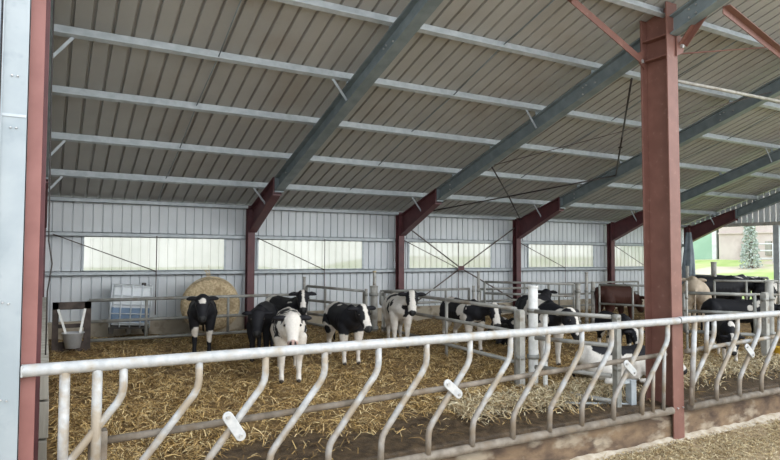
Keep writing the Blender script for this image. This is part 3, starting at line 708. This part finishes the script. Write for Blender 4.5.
# ------------------------------------------------------------------ cattle
BLACK = (.009, .009, .012); WHITE = (.66, .62, .56); PINK = (.40, .27, .23); BROWN = (.040, .012, .007); HOOF = (.05, .04, .03); CREAM = (.50, .41, .31); GREY = (.18, .18, .18)
def chain(S, pts, region, ys=1.0, step=.28):
    for i in range(len(pts) - 1):
        a, b = pts[i], pts[i + 1]; pa, pb = Vector(a[:3]), Vector(b[:3]); L = (pb - pa).length
        n = max(1, int(L / (step * min(a[3], b[3]))))
        n = min(n, 14)
        for k in range(n + 1):
            t = k / n; S.append((pa.lerp(pb, t), a[3] * (1 - t) + b[3] * t, ys, region))
def calf(label, x, y, heading, s=1.0, base=BLACK, patch=WHITE, thr=.15, freq=2.6, seed=0, neck=(0, 35), head=(0, -25), face='blaze', legs_w=.45, lie=False, spots=(), gait=0, tone=1.0, udder=False, name='calf', cat='calf', group=None, dz=0.0, facew=.035, rump=None, tailw=False):
    """heading: degrees, direction the animal faces (0 = +X, counter-clockwise)"""
    S = []
    low = -.42 if lie else 0
    T = [(-.56, 0, .80, .12), (-.46, 0, .79, .185), (-.30, 0, .755, .215), (-.05, 0, .71, .235), (.18, 0, .71, .235), (.34, 0, .74, .21), (.47, 0, .74, .15)]
    T = [(a, b, c + low, r) for a, b, c, r in T]
    chain(S, T, 'body', 1.02)
    chain(S, [(-.50, 0, .905 + low, .075), (-.2, 0, .90 + low, .06), (.2, 0, .895 + low, .06), (.36, 0, .92 + low, .07)], 'body', .9)
    for sy in (-1, 1):
        chain(S, [(-.50, sy * .11, .86 + low, .07), (-.46, sy * .10, .74 + low, .15)], 'body')
        S.append((Vector((.34, sy * .12, .68 + low)), .13, .7, 'body'))
    # neck and head
    ny, np_ = radians(neck[0]), radians(neck[1]); nl = .36
    n0 = Vector((.42, 0, .80 + low)); nd = Vector((cos(np_) * cos(ny), cos(np_) * sin(ny), sin(np_))); n1 = n0 + nd * nl
    chain(S, [(*n0, .155), (*(n0 + nd * nl * .5 + Vector((0, 0, -.01))), .125), (*n1, .098)], 'body', .85, .2)
    hy, hp = radians(head[0] + neck[0]), radians(head[1])
    hd = Vector((cos(hp) * cos(hy), cos(hp) * sin(hy), sin(hp))); hs = Vector((-sin(hy), cos(hy), 0)); hu = hd.cross(hs)
    if hu.z < 0: hu = -hu
    h0 = n1 + nd * .02
    HM = Matrix((hd, hs, hu)).transposed()       # head frame -> body frame
    HS = 1.16
    def hp_(a, b, c): return h0 + HM @ Vector((a * .88, b, c)) * HS
    for a, r, c in ((0, .098, .02), (.05, .10, .005), (.10, .092, -.005), (.15, .080, -.012), (.20, .070, -.018), (.25, .064, -.022), (.29, .064, -.022), (.32, .056, -.02)):
        S.append((hp_(a, 0, c), r * HS * (1 + .25 * a), 1.0, 'head'))
    for sy in (-1, 1):
        S.append((hp_(.085, sy * .058, .035), .045, 1, 'head'))
        S.append((hp_(.32, sy * .030, -.015), .038, 1, 'head'))
        S.append((hp_(.06, sy * .045, -.05), .06, 1, 'head'))
        for k in range(7):                          # ear
            t = k / 6; S.append((hp_(-.015 - .01 * t, sy * (.085 + .125 * t), .045 - .02 * t + .01 * sin(t * pi)), .022 + .024 * sin(pi * (.15 + .75 * t)), 1.0, 'ear'))
    # legs
    g = random.Random(seed + 5)
    if not lie:
        for sy in (-1, 1):
            o = gait * sy * .07 + g.uniform(-.02, .02)
            chain(S, [(.36, sy * .13, .62, .105), (.37 + o * .3, sy * .13, .48, .080), (.375 + o * .7, sy * .12, .33, .055), (.37 + o, sy * .12, .29, .057), (.37 + o, sy * .12, .12, .038), (.375 + o, sy * .12, .085, .045), (.39 + o, sy * .12, .035, .044)], 'leg')
            S.append((Vector((.40 + o, sy * .12, .022)), .042, 1, 'hoof'))
            o2 = -gait * sy * .08 + g.uniform(-.03, .03)
            chain(S, [(-.44, sy * .13, .64, .145), (-.40 + o2 * .3, sy * .135, .50, .098), (-.48 + o2 * .7, sy * .125, .37, .058), (-.535 + o2, sy * .12, .325, .056), (-.50 + o2, sy * .12, .12, .039), (-.49 + o2, sy * .12, .085, .041), (-.475 + o2, sy * .12, .035, .045)], 'leg')
            S.append((Vector((-.465 + o2, sy * .12, .022)), .043, 1, 'hoof'))
    else:
        for sy in (-1, 1):
            chain(S, [(.36, sy * .16, .20, .09), (.50, sy * .22, .09, .055), (.36, sy * .24, .05, .04), (.26, sy * .22, .04, .038)], 'leg')
            chain(S, [(-.40, sy * .17, .22, .16), (-.16, sy * .30, .12, .085), (-.36, sy * .36, .06, .048), (-.18, sy * .38, .045, .036)], 'leg')
        S.append((Vector((-.1, 0, .16)), .20, 1.15, 'body')); S.append((Vector((.2, 0, .16)), .19, 1.1, 'body'))
    # tail
    tz = .86 + low
    if lie: chain(S, [(-.60, .02, tz, .035), (-.70, .05, tz - .15, .025), (-.70, .10, .12, .022), (-.62, .2, .05, .03)], 'tail', 1, .5)
    else: chain(S, [(-.62, 0, tz, .035), (-.685, .0, tz - .10, .024), (-.69, .01, .55, .019), (-.68, .015, .42, .030), (-.68, .02, .30, .026), (-.68, .02, .24, .012)], 'tail', 1, .5)
    if udder: S.append((Vector((-.33, 0, .52)), .13, 1, 'udder'))
    bm = B()
    for c, r, ysc, reg in S:
        bmesh.ops.create_icosphere(bm, subdivisions=2 if r > .06 else 1, radius=r * 1.02, matrix=Matrix.Translation(c) @ Matrix.Diagonal((1, ysc, 1, 1)))
    me = bpy.data.meshes.new('tmp'); bm.to_mesh(me); bm.free()
    o = bpy.data.objects.new('tmp', me); COL.objects.link(o)
    m = o.modifiers.new('r', 'REMESH'); m.mode = 'VOXEL'; m.voxel_size = .017
    sm = o.modifiers.new('s', 'SMOOTH'); sm.factor = .5; sm.iterations = 5
    dg = bpy.context.evaluated_depsgraph_get(); me2 = bpy.data.meshes.new_from_object(o.evaluated_get(dg))
    COL.objects.unlink(o); bpy.data.objects.remove(o)
    nv = len(me2.vertices); co = np.empty(nv * 3, dtype=np.float32); me2.vertices.foreach_get('co', co); co = co.reshape(-1, 3)
    C = np.array([tuple(c) for c, *_ in S]); Rr = np.array([r for _, r, _, _ in S]); regs = [q[3] for q in S]
    idx = np.empty(nv, dtype=int)
    for i in range(0, nv, 4000):
        d = np.linalg.norm(co[i:i + 4000, None, :] - C[None], axis=2) - Rr[None]; idx[i:i + 4000] = d.argmin(1)
    HI = HM.inverted(); cols = np.empty((nv, 4), dtype=np.float32); rng = Vector((seed * 3.7, seed * 1.3, seed * 2.1))
    for i in range(nv):
        p = Vector(co[i].tolist()); reg = regs[idx[i]]
        nz = noise.noise(p * freq + rng) + .25 * noise.noise(p * freq * 3 + rng)
        jit = .02 * noise.noise(p * 20)
        c = patch if nz > thr else base
        if reg in ('leg', 'hoof') and not lie and p.z < legs_w + .08 * nz: c = patch
        if reg == 'tail' and tailw: c = patch
        if reg == 'udder': c = PINK
        for (sx, sy, sz, sr, scol) in spots:
            if (p - Vector((sx, sy, sz))).length < sr * (1 + .35 * noise.noise(p * 9 + rng)): c = scol
        if reg in ('head', 'ear'):
            q = HI @ (p - h0) / HS; q.x /= .88
            if face == 'black': c = base
            elif face == 'white': c = patch
            elif face == 'blaze':
                c = patch if (abs(q.y) < facew + .02 * noise.noise(q * 12) + (.02 if q.x > .2 else 0) and q.z > -.03) else base
            elif face == 'star': c = patch if ((q - Vector((.07, 0, .09))).length < .05 + .01 * noise.noise(q * 20)) else base
            elif face == 'halfwhite': c = patch if q.x > .02 or abs(q.y) < .04 else base
            if reg == 'ear': c = base if face not in ('white', 'whiteear') else (patch if face == 'whiteear' else BLACK)
            if q.x > .315: c = PINK if face in ('white', 'halfwhite') else (.03, .03, .03)
            if q.x > .33 and abs(abs(q.y) - .03) < .012 and q.z > -.02: c = (.01, .01, .01)
        if reg == 'hoof' and p.z < .05: c = HOOF
        if c in (WHITE, CREAM) and reg in ('leg',) and not lie:
            dirt = max(0, .5 + noise.noise(p * 11 + rng)) * .35; c = tuple(a * (1 - dirt) + b * dirt for a, b in zip(c, (.28, .19, .10)))
        cols[i] = (c[0] * tone, c[1] * tone, c[2] * tone, 1)
    at = me2.attributes.new('coat', 'FLOAT_COLOR', 'POINT'); at.data.foreach_set('color', cols.ravel())
    me2.materials.clear(); me2.materials.append(M['coat'])
    me2.polygons.foreach_set('use_smooth', [True] * len(me2.polygons)); me2.name = name
    ob = bpy.data.objects.new(name, me2); COL.objects.link(ob)
    ob.location = (x, y, fl(x, y) + dz + .015); ob.rotation_euler = (0, 0, radians(heading)); ob.scale = (s, s, s)
    tag(ob, label, cat, group)
    for sy in (-1, 1):
        bm = B(); bmesh.ops.create_uvsphere(bm, u_segments=12, v_segments=8, radius=.018)
        for f in bm.faces: f.smooth = True
        e = obj('eye', bm, M['eye'], None); e.parent = ob; e.location = hp_(.095, sy * .088, .04)
    return ob
def toward(x, y): return math.degrees(atan2(-y, -x))
# left pen
calf('black calf facing the camera alone in front of the round bale', 2.30, 10.35, toward(2.32, 10.4), .93, thr=.9, neck=(0, 22), head=(0, -52), face='star', seed=1, legs_w=-.1, spots=((.42, -.10, .40, .09, WHITE), (.40, .12, .30, .10, WHITE), (.5, -.02, .50, .06, WHITE)))
calf('black calf with lowered head, left of the speckled white calf', 3.08, 9.60, toward(3.1, 9.1) - 6, .90, thr=.9, neck=(4, 4), head=(0, -50), face='black', seed=2, legs_w=-.1)
calf('speckled white calf facing the camera at the front of the left pen', 3.10, 8.40, toward(3.13, 8.3) + 3, .99, base=BLACK, patch=WHITE, thr=.07, freq=10, neck=(0, 14), head=(0, -50), face='white', seed=3, legs_w=.8, spots=((.5, 0, .7, .17, WHITE),))
calf('black-and-white calf standing sideways behind the speckled calf, head raised', 3.72, 10.25, -80, .90, thr=.42, neck=(-14, 34), head=(-14, -40), face='blaze', facew=.02, seed=4, legs_w=.4, spots=((-.52, 0, .8, .23, WHITE), (-.15, -.1, .92, .07, BLACK)))
calf('black-and-white calf turning its lowered head right, nearest the grey post', 4.26, 9.0, -98, .95, thr=.40, neck=(6, 16), head=(4, -46), face='blaze', facew=.03, seed=5, legs_w=.55, spots=((-.5, -.1, .85, .20, WHITE), (-.30, -.2, .7, .10, BLACK), (.15, -.10, .75, .36, BLACK), (-.35, -.22, .5, .08, BLACK), (-.12, -.05, .93, .05, WHITE)))
# middle pen
calf('white calf with black patches and head turned aside, right of the grey post', 5.70, 9.75, -112, .95, base=BLACK, patch=WHITE, thr=-.22, freq=3.4, neck=(26, 28), head=(-32, -52), face='blaze', facew=.045, seed=6, legs_w=.9, spots=((.55, .10, .80, .14, BLACK), (.2, -.2, .75, .09, BLACK), (.5, -.08, .52, .05, BLACK)))
calf('black-bodied calf with white patches standing sideways behind the gate', 6.68, 9.05, -94, .95, thr=.45, neck=(24, 4), head=(-38, -55), face='blaze', facew=.035, seed=8, legs_w=.55, spots=((-.52, -.05, .9, .12, WHITE), (-.58, -.12, .78, .10, BLACK), (.20, -.18, .78, .12, WHITE), (.30, -.2, .62, .10, WHITE), (-.35, -.1, .93, .12, WHITE)))
calf('small black calf with a white star resting behind the patched calf', 7.80, 9.25, toward(7.9, 8.75) + 12, .85, thr=.55, neck=(5, 22), head=(0, -40), face='star', seed=9, lie=True)
calf('black calf standing behind the thick pale post', 8.75, 9.4, 20, .92, thr=.6, neck=(20, 20), head=(0, -35), face='black', seed=10, legs_w=.2)
calf('black-and-white calf with a broad white back standing right of the thick pale post', 7.42, 7.85, toward(7.2, 7.5) + 22, 1.10, thr=.36, neck=(14, -2), head=(20, -55), face='blaze', facew=.03, seed=11, legs_w=.75, spots=((.05, .02, .95, .34, WHITE), (.36, -.05, .92, .10, BLACK), (.5, -.14, .72, .09, WHITE)))
calf('lying pale-bellied black cow stretched out behind the barrier', 7.72, 6.50, -22, 1.0, thr=.6, neck=(-8, 4), head=(-10, -45), face='blaze', seed=12, lie=True, spots=((-.3, -.35, .1, .38, WHITE), (0, -.3, .12, .34, WHITE), (.3, -.28, .12, .24, WHITE), (-.62, -.1, .2, .25, WHITE), (-.45, -.2, .34, .14, WHITE)), name='cow', cat='cow')
calf('black calf with bowed white-marked head left of the red column', 9.15, 7.75, -110, .80, thr=.5, neck=(5, -35), head=(0, -55), face='blaze', seed=13, legs_w=.3)
calf('dark reddish brown cow standing behind the gate left of the red column', 11.65, 9.85, 6, 1.06, base=BROWN, patch=BROWN, thr=9, neck=(0, -28), head=(0, -45), face='black', seed=14, legs_w=-1, name='cow', cat='cow', dz=-.06)
# right pens
calf('cream cow seen from behind just right of the red column', 13.3, 8.98, 36, 1.24, base=CREAM, patch=CREAM, thr=9, neck=(0, 10), head=(0, -60), face='whiteear', seed=15, name='cow', cat='cow')
calf('large black cow standing sideways right of the cream cow', 15.1, 9.6, -25, 1.2, thr=.6, neck=(-4, 0), head=(0, -40), face='black', seed=16, name='cow', cat='cow', legs_w=.1)
calf('black cow with white shoulder streak and white head marking at right', 12.45, 7.45, -40, 1.0, thr=.62, neck=(-15, -5), head=(-20, -50), face='halfwhite', seed=17, name='cow', cat='cow', legs_w=.2, spots=((.12, -.2, .66, .07, WHITE), (.18, -.18, .78, .07, WHITE), (.30, -.15, .86, .07, WHITE), (.40, -.1, .90, .07, WHITE)))
calf('black calf with white facial spots feeding low behind the right barrier', 10.95, 6.75, toward(10.4, 6.9) + 6, .78, thr=.5, neck=(0, -34), head=(0, -58), face='blaze', facew=.03, seed=18, legs_w=.3)
calf('black cow with a white flank band in the farthest pen by the yard', 17.0, 10.35, -15, 1.12, thr=.5, neck=(0, 0), head=(0, -40), face='blaze', seed=19, name='cow', cat='cow', legs_w=.2, spots=((.05, -.2, .75, .2, WHITE),))
calf('black cow with white patches in the farthest pen at the right edge', 16.4, 8.75, -10, 1.12, thr=.25, neck=(0, 5), head=(0, -40), face='blaze', seed=20, name='cow', cat='cow', legs_w=.4)

# ------------------------------------------------------------------ outside
bm = B(); n1_, n2_ = 60, 60; g = []
for j in range(n2_ + 1):
    row = []
    for i in range(n1_ + 1):
        x = -8 + 68 * i / n1_; y = 12.82 + 40 * j / n2_; z = -1.75 if x < 18.4 else -1.75 + min(1.55, (x - 18.4) * .155)
        if x < 18: z = -1.75 + .05 * (y - 12.8) * .3
        row.append(bm.verts.new((x, y, z + .08 * noise.noise(Vector((x * .5, y * .5, 0))))))
    g.append(row)
for j in range(n2_):
    for i in range(n1_):
        f = bm.faces.new((g[j][i], g[j][i + 1], g[j + 1][i + 1], g[j + 1][i])); f.smooth = True
g2 = []
for j in range(13):
    row = []
    for i in range(43):
        x = 18.45 + i * 1.0; y = 12.82 - j * 2.0; z = -1.85 + min(1.6, (x - 18.4) * .16)
        row.append(bm.verts.new((x, y, z + .08 * noise.noise(Vector((x * .5, y * .5, 0))))))
    g2.append(row)
for j in range(12):
    for i in range(42):
        f = bm.faces.new((g2[j][i], g2[j + 1][i], g2[j + 1][i + 1], g2[j][i + 1])); f.smooth = True
struct(obj('ground_grass', bm, M['grass']))
bm = B(); add_box(bm, -8, 18.0, 12.85, 40, -1.9, -1.60); struct(obj('ground_bounce_pad', bm, M['bounce_beige']))  # beige pad added behind the back wall to keep green bounce off the panes
fb = thing('farm_building', (32, 14, -.4), 'pinkish beige concrete farm building beyond the grassy yard', 'building')
bm = B(); add_box(bm, 31.2, 38, 4, 19.6, -.9, 5.0); obj('wall', bm, M['render'], fb)
for y in (6, 8.4, 10.8, 13.2, 15.6, 18.0):
    bm = B(); add_box(bm, 31.08, 31.2, y, y + .22, -.9, 4.9); obj('pilaster', bm, M['render'], fb)
for z in (1.15, 2.4):
    bm = B(); add_box(bm, 31.12, 31.2, 4, 19.6, z, z + .08); obj('wall_band', bm, M['render'], fb)
for y in (15.0, 17.0, 13.0):
    bm = B(); add_box(bm, 31.13, 31.2, y - .12, y + .18, .05, .75); obj('window', bm, M['wood'], fb)
bm = B(); add_box(bm, 30.9, 38.3, 3.7, 19.7, 5.0, 5.2); obj('roof', bm, M['tile'], fb)
gs = thing('green_shed', (32, 22, -.3), 'pale green shed beyond the yard left of the farm building', 'shed')
bm = B(); add_box(bm, 31.3, 34, 19.95, 26, -.9, 3.2); obj('wall', bm, M['shed_green'], gs)
bm = B(); add_box(bm, 31.18, 31.3, 19.75, 19.98, -.9, 3.2); obj('corner_post', bm, M['whitepaint'], gs)
bm = B(); add_box(bm, 31.2, 34.1, 20.0, 26.2, 3.2, 3.35); obj('roof', bm, M['tile'], gs)
rs = thing('roof_tiles_stack', (29.5, 13.3, -.35), 'low rusty red stack at the foot of the farm building', 'stack')
bm = B(); add_box(bm, 29.2, 30.2, 13.2, 15.6, -.5, -.12); obj('stack_body', bm, M['tile'], rs, bevel=.05)
wf = thing('white_fence', (28, 15, -.3), 'small white rail fence in the yard before the farm building', 'fence')
for z in (-.1, .25, .55):
    bm = B(); add_tube(bm, [(28.0, 13.6, z), (28.0, 15.9, z)], .04, 6); obj('rail', bm, M['whitepaint'], wf)
for y in (13.7, 14.4, 15.1, 15.8):
    bm = B(); add_tube(bm, [(28.0, y, -.7), (28.0, y, .6)], .04, 6); obj('picket', bm, M['whitepaint'], wf)
sh = thing('shrub', (26.6, 15.6, -.75), 'pale bluish green shrub standing in the grassy yard', 'shrub')
bm = B(); add_tube(bm, [(26.6, 15.3, -.9), (26.6, 15.28, .2), (26.65, 15.3, 1.5)], [.10, .08, .04], 8); obj('stem', bm, M['bark'], sh)
bm = B(); rr_ = random.Random(4)
for k in range(1600):
    h_ = rr_.random(); rad = .42 * sqrt(rr_.random()) * (1.15 - .75 * h_); a = rr_.random() * 2 * pi
    c = Vector((26.6 + rad * cos(a), 15.3 + rad * sin(a), -.65 + 2.3 * h_)); d1_ = Vector((rr_.uniform(-1, 1), rr_.uniform(-1, 1), rr_.uniform(-1, 1))).normalized() * .07; d2_ = d1_.cross(Vector((rr_.uniform(-1, 1), rr_.uniform(-1, 1), .5))).normalized() * .03
    bm.faces.new([bm.verts.new(c - d1_), bm.verts.new(c + d2_), bm.verts.new(c + d1_), bm.verts.new(c - d2_)])
obj('foliage', bm, M['leaf'], sh)
tr_ = thing('tree', (8, 22, -1.5), 'faint tree seen through the translucent windows behind the barn', 'tree')
COL.objects.unlink(tr_); bpy.data.objects.remove(tr_)

# ------------------------------------------------------------------ lift everything so that the feed alley lies at z = 0
for o in list(COL.objects):
    if o.parent is None: o.location.z += H
bpy.context.view_layer.update()
# meshes that were built in world space under lifted parents: fix parent inverse
for o in COL.objects:
    if o.parent and o.parent.type == 'EMPTY':
        o.matrix_parent_inverse = Matrix.Translation(-(o.parent.location - Vector((0, 0, H))))

# ------------------------------------------------------------------ camera
yaw, pitch, roll = .5151, .0396, .0056
fw = Vector((sin(yaw) * cos(pitch), cos(yaw) * cos(pitch), sin(pitch))); r = Vector((cos(yaw), -sin(yaw), 0)); u = r.cross(fw)
r2 = r * cos(roll) + u * sin(roll); u2 = -r * sin(roll) + u * cos(roll)
cam = bpy.data.cameras.new('camera'); co_ = bpy.data.objects.new('camera', cam); COL.objects.link(co_)
cam.sensor_fit = 'HORIZONTAL'; cam.sensor_width = 36; cam.lens = 36 * 609.68 / 780; cam.clip_end = 300; cam.clip_start = .05
mw = Matrix((r2, u2, -fw)).transposed().to_4x4(); mw.translation = (0, 0, H); co_.matrix_world = mw
scene.camera = co_
# ------------------------------------------------------------------ light
w = bpy.data.worlds.new('world'); scene.world = w; w.use_nodes = True; nt = w.node_tree
bg = nt.nodes['Background']; tc = nt.nodes.new('ShaderNodeTexCoord'); sx = nt.nodes.new('ShaderNodeSeparateXYZ'); rp = nt.nodes.new('ShaderNodeValToRGB')
nt.links.new(tc.outputs['Generated'], sx.inputs[0]); nt.links.new(sx.outputs['Z'], rp.inputs['Fac']); nt.links.new(rp.outputs['Color'], bg.inputs['Color'])
rp.color_ramp.elements[0].position = 0; rp.color_ramp.elements[0].color = (.88, .92, .97, 1); rp.color_ramp.elements[1].position = .6; rp.color_ramp.elements[1].color = (.78, .88, 1, 1)
bg.inputs['Strength'].default_value = 1.5
sun = bpy.data.lights.new('sun', 'SUN'); sun.energy = 1.0; sun.angle = radians(50); sun.color = (1, .96, .9)
so = bpy.data.objects.new('sun', sun); COL.objects.link(so); so.rotation_euler = Vector((.5, -.85, .55)).to_track_quat('Z', 'Y').to_euler()
scene.view_settings.view_transform = 'Standard'; scene.view_settings.look = 'None'; scene.view_settings.exposure = .85; scene.view_settings.gamma = 1
scene.view_settings.use_curve_mapping = False
